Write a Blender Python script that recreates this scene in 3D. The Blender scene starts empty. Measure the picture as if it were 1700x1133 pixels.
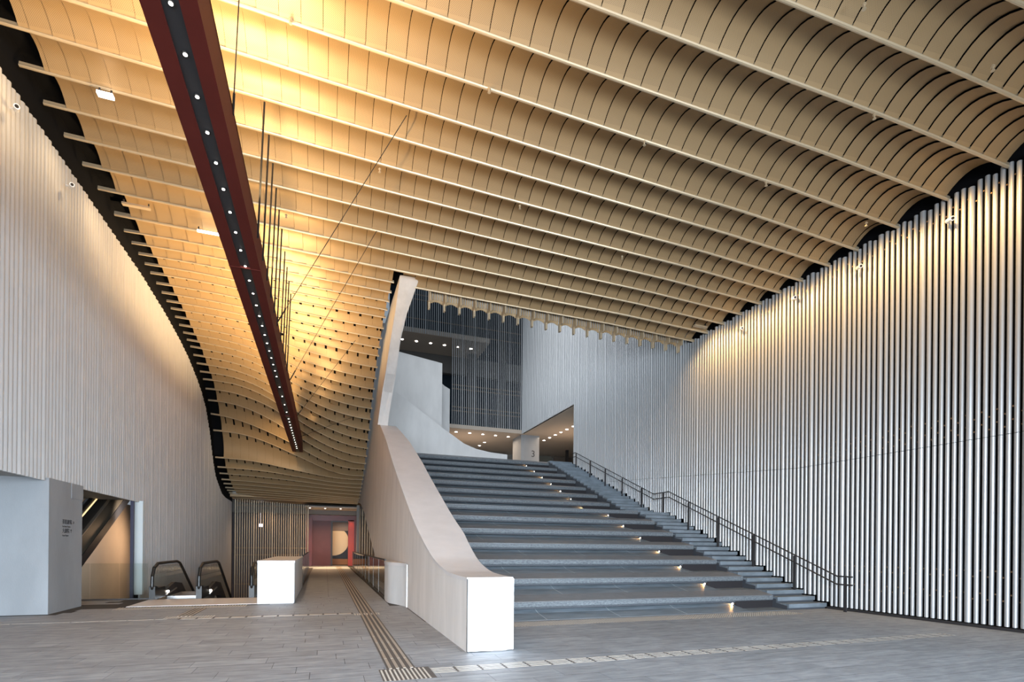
import bpy, math, random
from mathutils import Vector, Matrix
random.seed(7)
scene = bpy.context.scene
COL = scene.collection

# ------------------------------------------------------------------ camera, world, lights, exposure
F = 871.0
TH = math.atan(310/871.)
RHO = math.atan(26/2760.)
cam_d = bpy.data.cameras.new('camera'); cam = bpy.data.objects.new('camera', cam_d); COL.objects.link(cam)
cam_d.sensor_width = 36; cam_d.lens = F/1700*36
cam_d.clip_start = .05; cam_d.clip_end = 300
fwd = Vector((math.sin(TH), math.cos(TH), 0)); up = Vector((0, 0, 1)); right = fwd.cross(up)
c_, s_ = math.cos(RHO), math.sin(RHO)
# the photograph is turned by about half a degree: its horizon falls to the right
cr = right*c_ + up*s_
cu = -right*s_ + up*c_
M = Matrix((cr, cu, -fwd)).transposed().to_4x4(); M.translation = Vector((0, 0, 1.5))
cam.matrix_world = M
cam_d.shift_y = (909-566.5)/1700; cam_d.shift_x = 0
scene.camera = cam

scene.view_settings.view_transform = 'Standard'; scene.view_settings.look = 'None'
scene.view_settings.gamma = 1; scene.view_settings.use_curve_mapping = False
scene.view_settings.exposure = 0.0

w = bpy.data.worlds.new('sky'); scene.world = w; w.use_nodes = True
w.node_tree.nodes['Background'].inputs[0].default_value = (.72, .86, 1, 1)
w.node_tree.nodes['Background'].inputs[1].default_value = .35

def area(name, loc, direction, sx, sy, power, color, spread=180):
    d = bpy.data.lights.new(name, 'AREA'); d.shape = 'RECTANGLE'; d.size = sx; d.size_y = sy
    d.energy = power; d.color = color; d.spread = math.radians(spread)
    o = bpy.data.objects.new(name, d); COL.objects.link(o); o.location = loc
    o.rotation_euler = Vector(direction).to_track_quat('-Z', 'Y').to_euler()
    return o
COOL = (.78, .89, 1); WARM = (1, .69, .35); WARM2 = (1, .70, .38)
# daylight through the open street front behind the camera
area('street_daylight', (-2.5, -7, 2.7), (0.32, 1, -.28), 14, 5, 2900, COOL, 110)
area('street_daylight', (8, -7, 2.7), (-.55, 1, -.2), 8, 5, 1700, COOL, 110)  # second daylight area, added at the right to brighten the left wall
# daylight of the atrium at the head of the stairs
area('atrium_daylight', (4, 23, 17.5), (.9, .15, -.55), 7, 12, 440, (.92, .96, 1), 100)
# uplights on top of the suspended red beam
# beam uplights are set below, once spot() exists
# wall washers under the ceiling edge, shining at the tubes of both side walls
def spot(name, loc, target, power, color, ang, blend=.8, rad=.1):
    d = bpy.data.lights.new(name, 'SPOT'); d.energy = power; d.color = color
    d.spot_size = math.radians(ang); d.spot_blend = blend; d.shadow_soft_size = rad
    o = bpy.data.objects.new(name, d); COL.objects.link(o); o.location = loc
    o.rotation_euler = (Vector(target)-Vector(loc)).to_track_quat('-Z', 'Y').to_euler()
    return o
UPL = [(3.5+1.15*i) for i in range(21)]
for y in UPL:
    kl, kr = (1.9, 1.3) if y < 11.2 else (.04, .3) if y < 16 else (1.9, .8)
    kz = 1 if y < 21 else max(.22, 1-(y-21)*.13)
    spot('beam_uplight', (-1.72, y, 7.05), (-3.1, y+.3, 10), 355*kl*kz, WARM, 118, 1, .08)
    spot('beam_uplight', (-1.04, y, 7.05), (0.1, y+.3, 10), 345*kr*max(.02, min(1, 1-(y-20.5)*.24)), WARM, 118, 1, .08)
spot('beam_uplight', (-1.9, 27.5, 6.9), (-3.2, 31.5, 5.8), 200, WARM, 130, 1, .1)  # extra spot added at the beam end to brighten the low funnel
for y in (6, 9, 12, 15, 18, 21, 24, 27):
    spot('beam_downlight', (-1.382, y, 6.38), (-1.1+.02*y, y+.2, 0), 170 if y < 20 else 260, (1, .72, .45), 95, 1, .03)
for y in (4.2, 5.6, 7.0, 8.4, 9.8, 11.2, 12.6, 14.0):
    spot('wall_washer', (11.25, y, 8.75), (12.2, y+.1, 7.6), 240, (1, .60, .22), 120, 1)
for y in (9.5, 11.6, 13.6, 15.6):
    spot('wall_washer', (-4.4, y, 10.0), (-5.4, y, 8.8), 70, WARM2, 110, 1)

# ------------------------------------------------------------------ materials
MATS = {}
def mat(name, col, rough=.6, metal=0, noise=0, nscale=4, bump=0, bscale=40, stretch=(1, 1, 1), emit=None, spec=.5, col2=None, lo=.35, hi=.65):
    if name in MATS: return MATS[name]
    m = bpy.data.materials.new(name); m.use_nodes = True; MATS[name] = m
    nt = m.node_tree; b = nt.nodes['Principled BSDF']
    b.inputs['Base Color'].default_value = (*col, 1); b.inputs['Roughness'].default_value = rough
    b.inputs['Metallic'].default_value = metal; b.inputs['Specular IOR Level'].default_value = spec
    if noise or bump:
        tc = nt.nodes.new('ShaderNodeTexCoord'); geo = nt.nodes.new('ShaderNodeNewGeometry')
        mp = nt.nodes.new('ShaderNodeMapping'); mp.inputs['Scale'].default_value = stretch
        nt.links.new(geo.outputs['Position'], mp.inputs['Vector'])
        if noise:
            n = nt.nodes.new('ShaderNodeTexNoise'); n.inputs['Scale'].default_value = nscale; n.inputs['Detail'].default_value = 6
            n.inputs['Roughness'].default_value = .6
            nt.links.new(mp.outputs[0], n.inputs['Vector'])
            r = nt.nodes.new('ShaderNodeValToRGB')
            r.color_ramp.elements[0].position = lo; r.color_ramp.elements[1].position = hi
            c2 = col2 or tuple(c*(1-noise) for c in col)
            r.color_ramp.elements[0].color = (*c2, 1); r.color_ramp.elements[1].color = (*col, 1)
            nt.links.new(n.outputs['Fac'], r.inputs[0]); nt.links.new(r.outputs[0], b.inputs['Base Color'])
        if bump:
            n2 = nt.nodes.new('ShaderNodeTexNoise'); n2.inputs['Scale'].default_value = bscale; n2.inputs['Detail'].default_value = 4
            nt.links.new(mp.outputs[0], n2.inputs['Vector'])
            bp = nt.nodes.new('ShaderNodeBump'); bp.inputs['Strength'].default_value = bump; bp.inputs['Distance'].default_value = .01
            nt.links.new(n2.outputs['Fac'], bp.inputs['Height']); nt.links.new(bp.outputs[0], b.inputs['Normal'])
    if emit:
        b.inputs['Emission Color'].default_value = (*emit[0], 1); b.inputs['Emission Strength'].default_value = emit[1]
    return m

def tint_per_object(m, amount):
    nt = m.node_tree; b = nt.nodes['Principled BSDF']; l = b.inputs['Base Color'].links
    oi = nt.nodes.new('ShaderNodeObjectInfo'); mr = nt.nodes.new('ShaderNodeMapRange')
    mr.inputs[3].default_value = 1-amount; mr.inputs[4].default_value = 1+amount
    nt.links.new(oi.outputs['Random'], mr.inputs[0])
    mx = nt.nodes.new('ShaderNodeVectorMath'); mx.operation = 'SCALE'
    if l: nt.links.new(l[0].from_socket, mx.inputs[0])
    else: mx.inputs[0].default_value = b.inputs['Base Color'].default_value[:3]
    nt.links.new(mr.outputs[0], mx.inputs['Scale']); nt.links.new(mx.outputs[0], b.inputs['Base Color'])

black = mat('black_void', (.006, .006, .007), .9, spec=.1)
dark = mat('dark_metal', (.025, .024, .026), .45)
tube_m = mat('aluminium_tube', (.50, .51, .52), .34, .4)
rib_m = mat('pale_rib', (.46, .455, .45), .5, 0, .06, 2, spec=.35)
panel_m = mat('gold_beige_panel', (.38, .255, .13), .42, .25, .05, 1.2)
tint_per_object(panel_m, .04)
fin_m = mat('champagne_fin', (.56, .44, .29), .35, .35)
conc = mat('pale_concrete', (.60, .585, .57), .75, 0, .12, 1.6, .15, 60, (1, 1, .35))
conc_warm = mat('warm_pale_concrete', (.66, .61, .57), .7, 0, .13, 1.8, .15, 50, (1.5, 1.5, .3))
conc_grey = mat('grey_concrete', (.27, .285, .30), .75, 0, .16, 1.3, .15, 50, (1, 1, .4))
white = mat('white_panel', (.93, .94, .96), .35)
paving = mat('paving_stone', (.31, .33, .355), .55, 0, 1, 3.5, .25, 30, (.8, 3, 1), col2=(.20, .215, .235), spec=.35)
tint_per_object(paving, .10)
grout = mat('dark_grout', (.07, .067, .065), .9, spec=.1)
slate = mat('blue_slate', (.18, .215, .25), .42, 0, 1, 3, .15, 40, (.6, 3, 1), col2=(.115, .14, .16))
slate_edge = mat('rough_slate_edge', (.165, .185, .20), .7, 0, 1, 34, .6, 60, (.6, 1, 1.6), col2=(.06, .07, .08), lo=.35, hi=.65)
slate_face = mat('slate_fascia', (.16, .165, .175), .45, 0, .2, 6)
joint_m = mat('light_joint', (.5, .54, .56), .6)
recess_shade = mat('slate_recess_shade', (.045, .05, .06), .7)  # shade under the step edges put into a darker slate colour
tact = mat('tactile_brass', (.42, .37, .31), .4, .3)
tact_dark = mat('tactile_base', (.09, .08, .075), .7)
red_m = mat('dark_red_paint', (.10, .016, .011), .6, 0, .1, 2, spec=.15)
red_wall = mat('deep_red_panel', (.15, .022, .02), .4, 0, .15, 2)
red_hot = mat('bright_red_panel', (.50, .05, .02), .4)
steel_black = mat('black_steel_box', (.022, .020, .022), .6, spec=.2)
spot_m = mat('lit_lens', (1, 1, 1), .5, emit=((1, .93, .84), 14))
beige = mat('beige_soffit', (.52, .43, .35), .6, 0, .05, 1)
brown = mat('brown_panel', (.15, .12, .095), .6, 0, .15, 1.5)
greywall = mat('interior_grey_wall', (.32, .31, .29), .7, 0, .1, 1)
blue_glass = mat('dark_blue_glazing', (.015, .022, .032), .5, 0, .3, .6, spec=.05)
rod_br = mat('bronze_rail', (.28, .17, .09), .4, .6)
rubber = mat('black_rubber', (.012, .012, .012), .35)
gold = mat('gold_disc', (.75, .50, .26), .4, .4)
stone_top = mat('warm_stone_coping', (.60, .565, .55), .45, 0, .08, 2)
steel = mat('brushed_steel', (.55, .54, .53), .3, .9)
ink = mat('sign_ink', (.03, .03, .035), .6)
timber = mat('orange_timber', (.55, .24, .09), .5)

def glass_mat(name, tint, rough=.02, keep=.75):
    m = bpy.data.materials.new(name); m.use_nodes = True; MATS[name] = m; nt = m.node_tree
    nt.nodes.clear()
    out = nt.nodes.new('ShaderNodeOutputMaterial'); tr = nt.nodes.new('ShaderNodeBsdfTransparent')
    tr.inputs[0].default_value = (*tint, 1)
    gl = nt.nodes.new('ShaderNodeBsdfGlossy'); gl.inputs['Roughness'].default_value = rough
    lw = nt.nodes.new('ShaderNodeLayerWeight'); lw.inputs[0].default_value = .5
    pw_ = nt.nodes.new('ShaderNodeMath'); pw_.operation = 'POWER'; pw_.inputs[1].default_value = 4; nt.links.new(lw.outputs['Facing'], pw_.inputs[0])
    fr = nt.nodes.new('ShaderNodeMath'); fr.operation = 'MULTIPLY_ADD'; fr.inputs[1].default_value = .9; fr.inputs[2].default_value = .05
    nt.links.new(pw_.outputs[0], fr.inputs[0])
    mx = nt.nodes.new('ShaderNodeMixShader')
    nt.links.new(fr.outputs[0], mx.inputs[0]); nt.links.new(tr.outputs[0], mx.inputs[1]); nt.links.new(gl.outputs[0], mx.inputs[2])
    nt.links.new(mx.outputs[0], out.inputs[0])
    return m
glass = glass_mat('clear_glass', (.80, .84, .82))
glass_dark = glass_mat('smoked_glass', (.42, .41, .38))

# gold panels with a punched dot pattern, for the bays near enough to show it
def perf_mat():
    m = panel_m.copy(); m.name = 'perforated_panel'; nt = m.node_tree; b = nt.nodes['Principled BSDF']
    src = b.inputs['Base Color'].links[0].from_socket
    uv = nt.nodes.new('ShaderNodeUVMap'); uv.uv_map = 'UVMap'
    sep = nt.nodes.new('ShaderNodeSeparateXYZ'); nt.links.new(uv.outputs[0], sep.inputs[0])
    def math_(op, a, bb=None, cc=None):
        n = nt.nodes.new('ShaderNodeMath'); n.operation = op
        for i, x in enumerate((a, bb, cc)):
            if x is None: continue
            if isinstance(x, (int, float)): n.inputs[i].default_value = x
            else: nt.links.new(x, n.inputs[i])
        return n.outputs[0]
    k = 2*math.pi/.027
    su = math_('SINE', math_('MULTIPLY', sep.outputs[0], k)); sv = math_('SINE', math_('MULTIPLY', sep.outputs[1], k))
    p = math_('MULTIPLY', su, sv)
    d = math_('GREATER_THAN', p, .42)
    # solid margins: v below .07 m
    g = math_('GREATER_THAN', sep.outputs[1], .05)
    dd = math_('MULTIPLY', d, g)
    mx = nt.nodes.new('ShaderNodeMix'); mx.data_type = 'RGBA'
    nt.links.new(dd, mx.inputs[0]); nt.links.new(src, mx.inputs[6]); mx.inputs[7].default_value = (.20, .135, .072, 1)
    nt.links.new(mx.outputs[2], b.inputs['Base Color'])
    return m
perf_m = perf_mat()

# ------------------------------------------------------------------ mesh helpers
class MB:
    def __init__(s): s.v = []; s.f = []; s.m = []; s.uv = []
    def add(s, vs, fs, mi=0, uvs=None):
        o = len(s.v); s.v += [tuple(p) for p in vs]
        for f in fs: s.f.append(tuple(i+o for i in f)); s.m.append(mi)
        if uvs: s.uv += uvs
        return s
    def box(s, x0, x1, y0, y1, z0, z1, mi=0):
        return s.add([(x0,y0,z0),(x1,y0,z0),(x1,y1,z0),(x0,y1,z0),(x0,y0,z1),(x1,y0,z1),(x1,y1,z1),(x0,y1,z1)],
            [(0,3,2,1),(4,5,6,7),(0,1,5,4),(1,2,6,5),(2,3,7,6),(3,0,4,7)], mi)
    def cyl(s, p, q, r, n=8, mi=0, r2=None, caps=True):
        p = Vector(p); q = Vector(q); d = (q-p).normalized(); r2 = r if r2 is None else r2
        a = d.orthogonal().normalized(); b = d.cross(a)
        vs = []
        for c, rr in ((p, r), (q, r2)):
            for i in range(n):
                t = 2*math.pi*i/n; vs.append(c+(a*math.cos(t)+b*math.sin(t))*rr)
        fs = [(i, (i+1) % n, n+(i+1) % n, n+i) for i in range(n)]
        if caps: fs += [tuple(range(n-1, -1, -1)), tuple(range(n, 2*n))]
        return s.add(vs, fs, mi)
    def path(s, pts, r, n=6, mi=0):
        for a, b in zip(pts, pts[1:]): s.cyl(a, b, r, n, mi, None, False)
        return s
    def prism_x(s, poly, x0, x1, mi=0):           # polygon in (y, z), extruded along x
        n = len(poly)
        vs = [(x0, y, z) for y, z in poly]+[(x1, y, z) for y, z in poly]
        fs = [tuple(range(n)), tuple(range(2*n-1, n-1, -1))]+[(i, n+i, n+(i+1) % n, (i+1) % n) for i in range(n)]
        return s.add(vs, fs, mi)
    def prism_y(s, poly, y0, y1, mi=0):           # polygon in (x, z)
        n = len(poly)
        vs = [(x, y0, z) for x, z in poly]+[(x, y1, z) for x, z in poly]
        fs = [tuple(range(n-1, -1, -1)), tuple(range(n, 2*n))]+[(i, (i+1) % n, n+(i+1) % n, n+i) for i in range(n)]
        return s.add(vs, fs, mi)
    def prism_z(s, poly, z0, z1, mi=0):
        n = len(poly)
        vs = [(x, y, z0) for x, y in poly]+[(x, y, z1) for x, y in poly]
        fs = [tuple(range(n-1, -1, -1)), tuple(range(n, 2*n))]+[(i, (i+1) % n, n+(i+1) % n, n+i) for i in range(n)]
        return s.add(vs, fs, mi)
    def mesh(s, name, mats, smooth=False):
        me = bpy.data.meshes.new(name); me.from_pydata(s.v, [], s.f)
        if not isinstance(mats, (list, tuple)): mats = [mats]
        for m in mats: me.materials.append(m)
        if len(mats) > 1: me.polygons.foreach_set('material_index', s.m)
        if smooth: me.polygons.foreach_set('use_smooth', [True]*len(s.f))
        if s.uv:
            ul = me.uv_layers.new(name='UVMap')
            for lp in me.loops: ul.data[lp.index].uv = s.uv[lp.vertex_index]
        me.update(); return me
    def build(s, name, mats, parent=None, smooth=False, **props):
        o = bpy.data.objects.new(name, s.mesh(name, mats, smooth)); COL.objects.link(o)
        if parent is not None: o.parent = parent
        for k, v in props.items(): o[k] = v
        return o
def link(name, me, parent=None, loc=(0, 0, 0), scale=(1, 1, 1), rot=(0, 0, 0), **props):
    o = bpy.data.objects.new(name, me); COL.objects.link(o); o.location = loc; o.scale = scale; o.rotation_euler = rot
    if parent is not None: o.parent = parent
    for k, v in props.items(): o[k] = v
    return o
def empty(name, loc=(0, 0, 0), **props):
    o = bpy.data.objects.new(name, None); COL.objects.link(o); o.location = loc; o.empty_display_size = .2
    for k, v in props.items(): o[k] = v
    return o
def pempty(name, **props):   # root at the world origin so that children keep world coordinates
    return empty(name, (0, 0, 0), **props)
def lerp(a, b, t): return a+(b-a)*t
def interp(x, pts):
    if x <= pts[0][0]: return pts[0][1]
    for (x0, y0), (x1, y1) in zip(pts, pts[1:]):
        if x <= x1: return lerp(y0, y1, (x-x0)/(x1-x0))
    return pts[-1][1]

XL, XR = -5.45, 12.26
# ------------------------------------------------------------------ ceiling geometry: fins
MAINZ = [(-5.45, 10.37), (-2.87, 10.16), (-1.2, 10.03), (1, 9.83), (4, 9.57), (6.5, 9.37), (9.1, 9.17), (12.26, 8.84)]
mainL = {0: 17.0, -1: 15.9, -2: 15.02, -3: 14.1, -4: 13.21, -5: 12.31}
mainR = {0: 14.65, -1: 13.87, -2: 13.11, -3: 12.34, -4: 11.61, -5: 10.89, -6: 10.07, -7: 9.3, -8: 8.33, -9: 7.31, -10: 6.29}
for i in range(-6, -17, -1): mainL[i] = 12.31+.9*(i+5)
for i in range(-11, -17, -1): mainR[i] = 6.29+1.02*(i+10)
class Fin:
    def __init__(s, yl, yr, x1, zt): s.yl, s.yr, s.x1, s.zt = yl, yr, x1, zt
    def y(s, x): return s.yl+(s.yr-s.yl)*(x-XL)/(s.x1-XL)
    def z(s, x): return interp(x, s.zt)
main = [Fin(mainL[i], mainR[i], XR, MAINZ) for i in range(-16, 1)]
last = Fin(17.86, 15.40, XR, MAINZ)      # the edge fin right of the stair wall only
FX = [-5.45, -4.7, -4, -3.3, -2.5, -1.8, -1, -.3, .4, 1.2, 1.95]
FT = {   # measured heights of the funnel fins at FX
 1: [10.34, 10.3, 10.26, 10.2, 10.14, 10.08, 10.01, 9.94, 9.87, 9.8, 9.73],
 5: [10.31, 10.27, 10.22, 10.15, 10.05, 9.97, 9.88, 9.81, 9.74, 9.67, 9.60],
 9: [10.17, 10.12, 10.06, 9.98, 9.87, 9.7, 9.5, 9.37, 9.25, 9.13, 9.05],
 14: [9.83, 9.75, 9.65, 9.5, 9.2, 8.83, 8.42, 8.15, 7.93, 7.76, 7.68],
 16: [9.5, 9.45, 9.35, 9.16, 8.82, 8.4, 7.88, 7.53, 7.25, 7.05, 6.94],
 17: [9.34, 9.3, 9.2, 9.0, 8.62, 8.12, 7.58, 7.25, 6.96, 6.71, 6.59],
 18: [9.18, 9.15, 9.05, 8.83, 8.46, 7.95, 7.34, 6.97, 6.64, 6.41, 6.3],
 19: [8.9, 8.87, 8.76, 8.53, 8.2, 7.72, 7.04, 6.64, 6.32, 6.08, 6.0],
 20: [8.5, 8.47, 8.33, 8.08, 7.68, 7.24, 6.75, 6.36, 6.02, 5.78, 5.72],
 21: [7.99, 7.9, 7.72, 7.46, 7.12, 6.79, 6.36, 5.98, 5.7, 5.54, 5.52],
 22: [7.3, 7.27, 7.17, 6.98, 6.67, 6.35, 6.0, 5.67, 5.39, 5.26, 5.25],
 23: [6.01, 5.99, 5.95, 5.86, 5.7, 5.56, 5.41, 5.28, 5.18, 5.12, 5.12],
 24: [5.59, 5.57, 5.54, 5.49, 5.4, 5.29, 5.18, 5.08, 4.99, 4.95, 4.93],
 26: [5.07, 5.05, 5.02, 4.96, 4.91, 4.88, 4.83, 4.78, 4.73, 4.68, 4.64],
 28: [4.74, 4.72, 4.69, 4.65, 4.61, 4.56, 4.52, 4.47, 4.43, 4.38, 4.34],
 32: [4.36, 4.35, 4.34, 4.32, 4.30, 4.28, 4.26, 4.24, 4.22, 4.2, 4.18]}
YLs = [17.72,18.34,18.94,19.53,20.1,20.74,21.36,21.95,22.5,23.09,23.7,24.3,24.9,25.49,26.05,26.66,27.32,27.95,28.53,29.12,29.76,30.42,31.01,31.62,32.22,32.8,33.4,33.98,34.58,35.18,35.8,36.4]
funnel = []
ks = sorted(FT)
for i in range(1, 33):
    if i in FT: row = FT[i]
    else:
        a = max(k for k in ks if k < i); b = min(k for k in ks if k > i); t = (i-a)/(b-a)
        row = [lerp(p, q, t) for p, q in zip(FT[a], FT[b])]
    yl = YLs[i-1]; funnel.append(Fin(yl, yl-.98, 1.95, list(zip(FX, row))))

PROF = [(-.032, .026), (-.022, .006), (0, 0), (.022, .006), (.032, .026), (.02, .048), (.011, .10), (-.011, .10), (-.02, .048)]
def fin_obj(f, x0, x1, parent, scale=1, name='ceiling_fin'):
    mb = MB(); n = max(2, int((x1-x0)/.6)); rings = []
    for i in range(n+1):
        x = lerp(x0, x1, i/n); rings.append([(x, f.y(x)+a*scale, f.z(x)+b*scale) for a, b in PROF])
    vs = [p for r in rings for p in r]; m = len(PROF)
    fs = [(i*m+j, i*m+(j+1) % m, (i+1)*m+(j+1) % m, (i+1)*m+j) for i in range(n) for j in range(m)]
    fs += [tuple(range(m-1, -1, -1)), tuple(range(n*m, n*m+m))]
    mb.add(vs, fs); return mb.build(name, fin_m, parent)

def panel(near, far, x0, x1, step, notch=0, arch=.23, seg=8, nt_=.5):
    """one curved ceiling panel between two fins; step: the panel hangs level instead of following the slope"""
    xc = (x0+x1)/2; mb = MB(); vs = []; uvs = []; L = 0
    rows = [(i/seg, False) for i in range(seg+1)]       # 0 at the far fin, 1 at the near fin
    if notch: rows = [r for r in rows if r[0] <= nt_]+[(nt_, False), (nt_+.001, True)]+[(t, True) for t, _ in rows if t > nt_]
    for t, cut in rows:
        for k, x in enumerate((x0, x1)):
            if cut and k == 1: x = x1-notch
            xz = xc if step else x
            yn, zn = near.y(x)+.02, near.z(xz)+.085; yf, zf = far.y(x)-.02, far.z(xz)+.04
            dy, dz = yf-yn, zf-zn; ch = math.hypot(dy, dz)
            h = arch*ch*(1-(2*t-1)**2)
            ny, nz = -dz/ch, dy/ch
            vs.append((x, yf+(yn-yf)*t+ny*h, zf+(zn-zf)*t+nz*h)); uvs.append((x, t*ch*1.1))
    fs = [(2*i, 2*i+1, 2*i+3, 2*i+2) for i in range(len(rows)-1)]
    mb.add(vs, fs, 0, uvs); return mb

def deck(fins, x0, x1, off, name, **props):
    mb = MB(); n = 12; rows = []
    for f in fins: rows.append([(lerp(x0, x1, i/n), f.y(lerp(x0, x1, i/n)), f.z(min(lerp(x0, x1, i/n), f.x1))) for i in range(n+1)])
    vs = []
    for r, row in enumerate(rows):
        a = rows[max(r-1, 0)]; b = rows[min(r+1, len(rows)-1)]
        for i, p in enumerate(row):
            dy = b[i][1]-a[i][1]; dz = b[i][2]-a[i][2]; l = math.hypot(dy, dz)
            vs.append((p[0], p[1]-dz/l*off, p[2]+dy/l*off))
    m = n+1
    fs = [(r*m+i, r*m+i+1, (r+1)*m+i+1, (r+1)*m+i) for r in range(len(rows)-1) for i in range(n)]
    mb.add(vs, fs); return mb.build(name, black, None, **props)

# main vault
ceil = deck(main[:16]+[Fin(17.0, 14.65, XR, MAINZ), Fin(19.3, 16.0, XR, MAINZ)], -5.6, 12.4, .5, 'ceiling', kind='structure')
fin_list = main[1:]
for f in fin_list: fin_obj(f, XL, XR, ceil, 1.25 if f is fin_list[-1] else 1)
fin_obj(last, 2.1, XR, ceil)
cand = []; rest = MB()
allm = main+[last]
for bi in range(1, len(allm)-1):
    near, far = allm[bi], allm[bi+1]
    xs = -5.05 if far is not last else 2.2
    pitch = .335 if bi < 13 else .372
    x = xs
    off = [0, .5, .25, .75][bi % 4]*pitch
    edges = [xs]+[e for e in (xs+off+pitch*k for k in range(0, 60)) if xs+.08 < e < 12.07]+[12.14]
    for e0, e1 in zip(edges, edges[1:]):
        pm = panel(near, far, e0+.0035, e1-.0035, True)
        d = (near.y(e0)**2+e0**2+49)**.5
        vis = 1 if (near.y(e0) > 4.2 and (near.y(e0)*.3355-e0*.942) > -1e9) else 0
        # size in the picture falls with distance; what lies behind the frame's edge comes last
        dd = e0*.335+near.y(e0)*.942; a = (e0*.942-near.y(e0)*.335)/max(dd, .1)
        inside = dd > .5 and abs(a) < .99 and (near.z(e0)-1.5)/dd < 1.04
        cand.append((0 if inside else 1, dd, pm, perf_m if bi < 14 else panel_m))
cand.sort(key=lambda t: (t[0], t[1]))
for k, (o_, d_, pm, mt) in enumerate(cand):
    if k < 300: pm.build('vault_panel', mt, ceil, smooth=True)
groups = {}
for o_, d_, pm, mt in cand[300:]:
    g = groups.setdefault('p' if mt is perf_m else 's', MB()); g.add(pm.v, pm.f, 0, pm.uv)
rest = MB()
for key, mi in (('p', 0), ('s', 1)):
    if key in groups: rest.add(groups[key].v, groups[key].f, mi, groups[key].uv)
rest.build('vault_panel_field', [perf_m, panel_m], ceil, smooth=True, kind='stuff')

# funnel over the passage
fun = deck([main[-1]]+funnel, -5.6, 1.93, .42, 'ceiling', kind='structure')
for f in funnel: fin_obj(f, XL, 1.95, fun, .85)
cand = []
seq = [main[-1]]+funnel
for bi in range(len(seq)-1):
    near, far = seq[bi], seq[bi+1]
    xs, xe = -5.05, 1.9; pitch = .40
    off = [0, .5][bi % 2]*pitch+[0, .1][bi % 3 == 0]*pitch
    edges = [xs]+[e for e in (xs+off+pitch*k for k in range(0, 30)) if xs+.08 < e < xe-.06]+[xe]
    for e0, e1 in zip(edges, edges[1:]):
        step = bi < 3
        pm = panel(near, far, e0+.0015, e1-.0015, step, 0 if step else random.choice((.045, .06, .08)), .16, 7, (.42 if bi < 18 else .55) if bi < 21 else .75 if bi == 22 else .4)
        dd = e0*.335+near.y(e0)*.942
        cand.append((dd, pm))
cand.sort(key=lambda t: t[0])
rest = MB()
for k, (d_, pm) in enumerate(cand):
    if k < 300: pm.build('vault_panel', panel_m, fun, smooth=True)
    else: rest.add(pm.v, pm.f, 0, pm.uv)
rest.build('vault_panel_field', panel_m, fun, smooth=True, kind='stuff')
# end fascia and flat soffit at the low end of the funnel
ff = funnel[-1]
MB().prism_x([(35.6, 4.42), (38.4, 4.30), (38.4, 4.45), (35.6, 4.57)], -5.45, 2.4).build('soffit', panel_m, fun)

# scalloped edge of the next ceiling, beyond the last fin
fr = pempty('ceiling', kind='structure')
tx = [3.11+.49*i for i in range(19)]
tx = [x-.0025*i for i, x in enumerate(tx)]
for i, x in enumerate(tx):
    z = interp(x, [(2.6, 9.26), (3.11, 9.22), (12.04, 8.54)]); y = last.y(x)+.3
    mb = MB(); mb.box(x-.022, x+.022, y-.2, y+.08, z+.2, z+.62); mb.box(x-.03, x+.03, y-.02, y+.1, z, z+.28)
    mb.build('hanger_fin', fin_m, fr)
    if i < 18:
        x1 = tx[i+1]; mb = MB(); vs = []; seg = 8
        for k in range(seg+1):
            t = k/seg; xx = lerp(x+.03, x1-.03, t); zz = z+.19+.08*math.sin(math.pi*t)
            vs += [(xx, y-.1, zz+.42), (xx, y+.05, zz+.03), (xx, y+.05, zz)]
        fs = []
        for k in range(seg):
            a = 3*k; fs += [(a, a+1, a+4, a+3), (a+1, a+2, a+5, a+4)]
        mb.add(vs, fs); mb.build('scallop_panel', panel_m, fr, smooth=True)
        mb = MB()
        for q in range(1, 6):
            xx = lerp(x, x1, q/6); mb.box(xx-.008, xx+.008, y-.12, y-.1, z+.27, z+.66)
        mb.build('scallop_rod', tube_m, fr)

# ------------------------------------------------------------------ right wall of tubes
def stair_floor(y):
    """level of the narrow steps beside the right wall"""
    if y < 10.0: return 0
    n = 0
    for k in range(20):
        if y >= 10.0+.3467*k: n += 1
    for k in range(22):
        if y >= 17.62+.3467*k: n += 1
    return n*.1425
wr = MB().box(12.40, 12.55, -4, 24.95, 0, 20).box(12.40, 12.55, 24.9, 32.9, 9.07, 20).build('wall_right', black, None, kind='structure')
def tube_mesh(r, z0, z1, n=10, seam=None, name='metal_tube', m=tube_m):
    mb = MB(); spans = [(z0, z1)]
    if seam and z0+.1 < seam < z1-.1: spans = [(z0, seam-.005), (seam+.005, z1)]
    for a, b in spans:
        o = len(mb.v)
        for zz in (a, b):
            for i in range(n):
                t = 2*math.pi*i/n; mb.v.append((r*math.cos(t), r*math.sin(t), zz))
        for i in range(n): mb.f.append((o+i, o+(i+1) % n, o+n+(i+1) % n, o+n+i)); mb.m.append(0)
        for zz, rev in ((a, True), (b, False)):      # end discs on their own corners keep the sides shaded straight
            o = len(mb.v)
            for i in range(n):
                t = 2*math.pi*i/n; mb.v.append((r*math.cos(t), r*math.sin(t), zz))
            mb.f.append(tuple(o+i for i in (range(n-1, -1, -1) if rev else range(n)))); mb.m.append(0)
    return mb.mesh(name, m, True)
y = 1.0; k = 0; brk = MB(); ntube = 0
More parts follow.
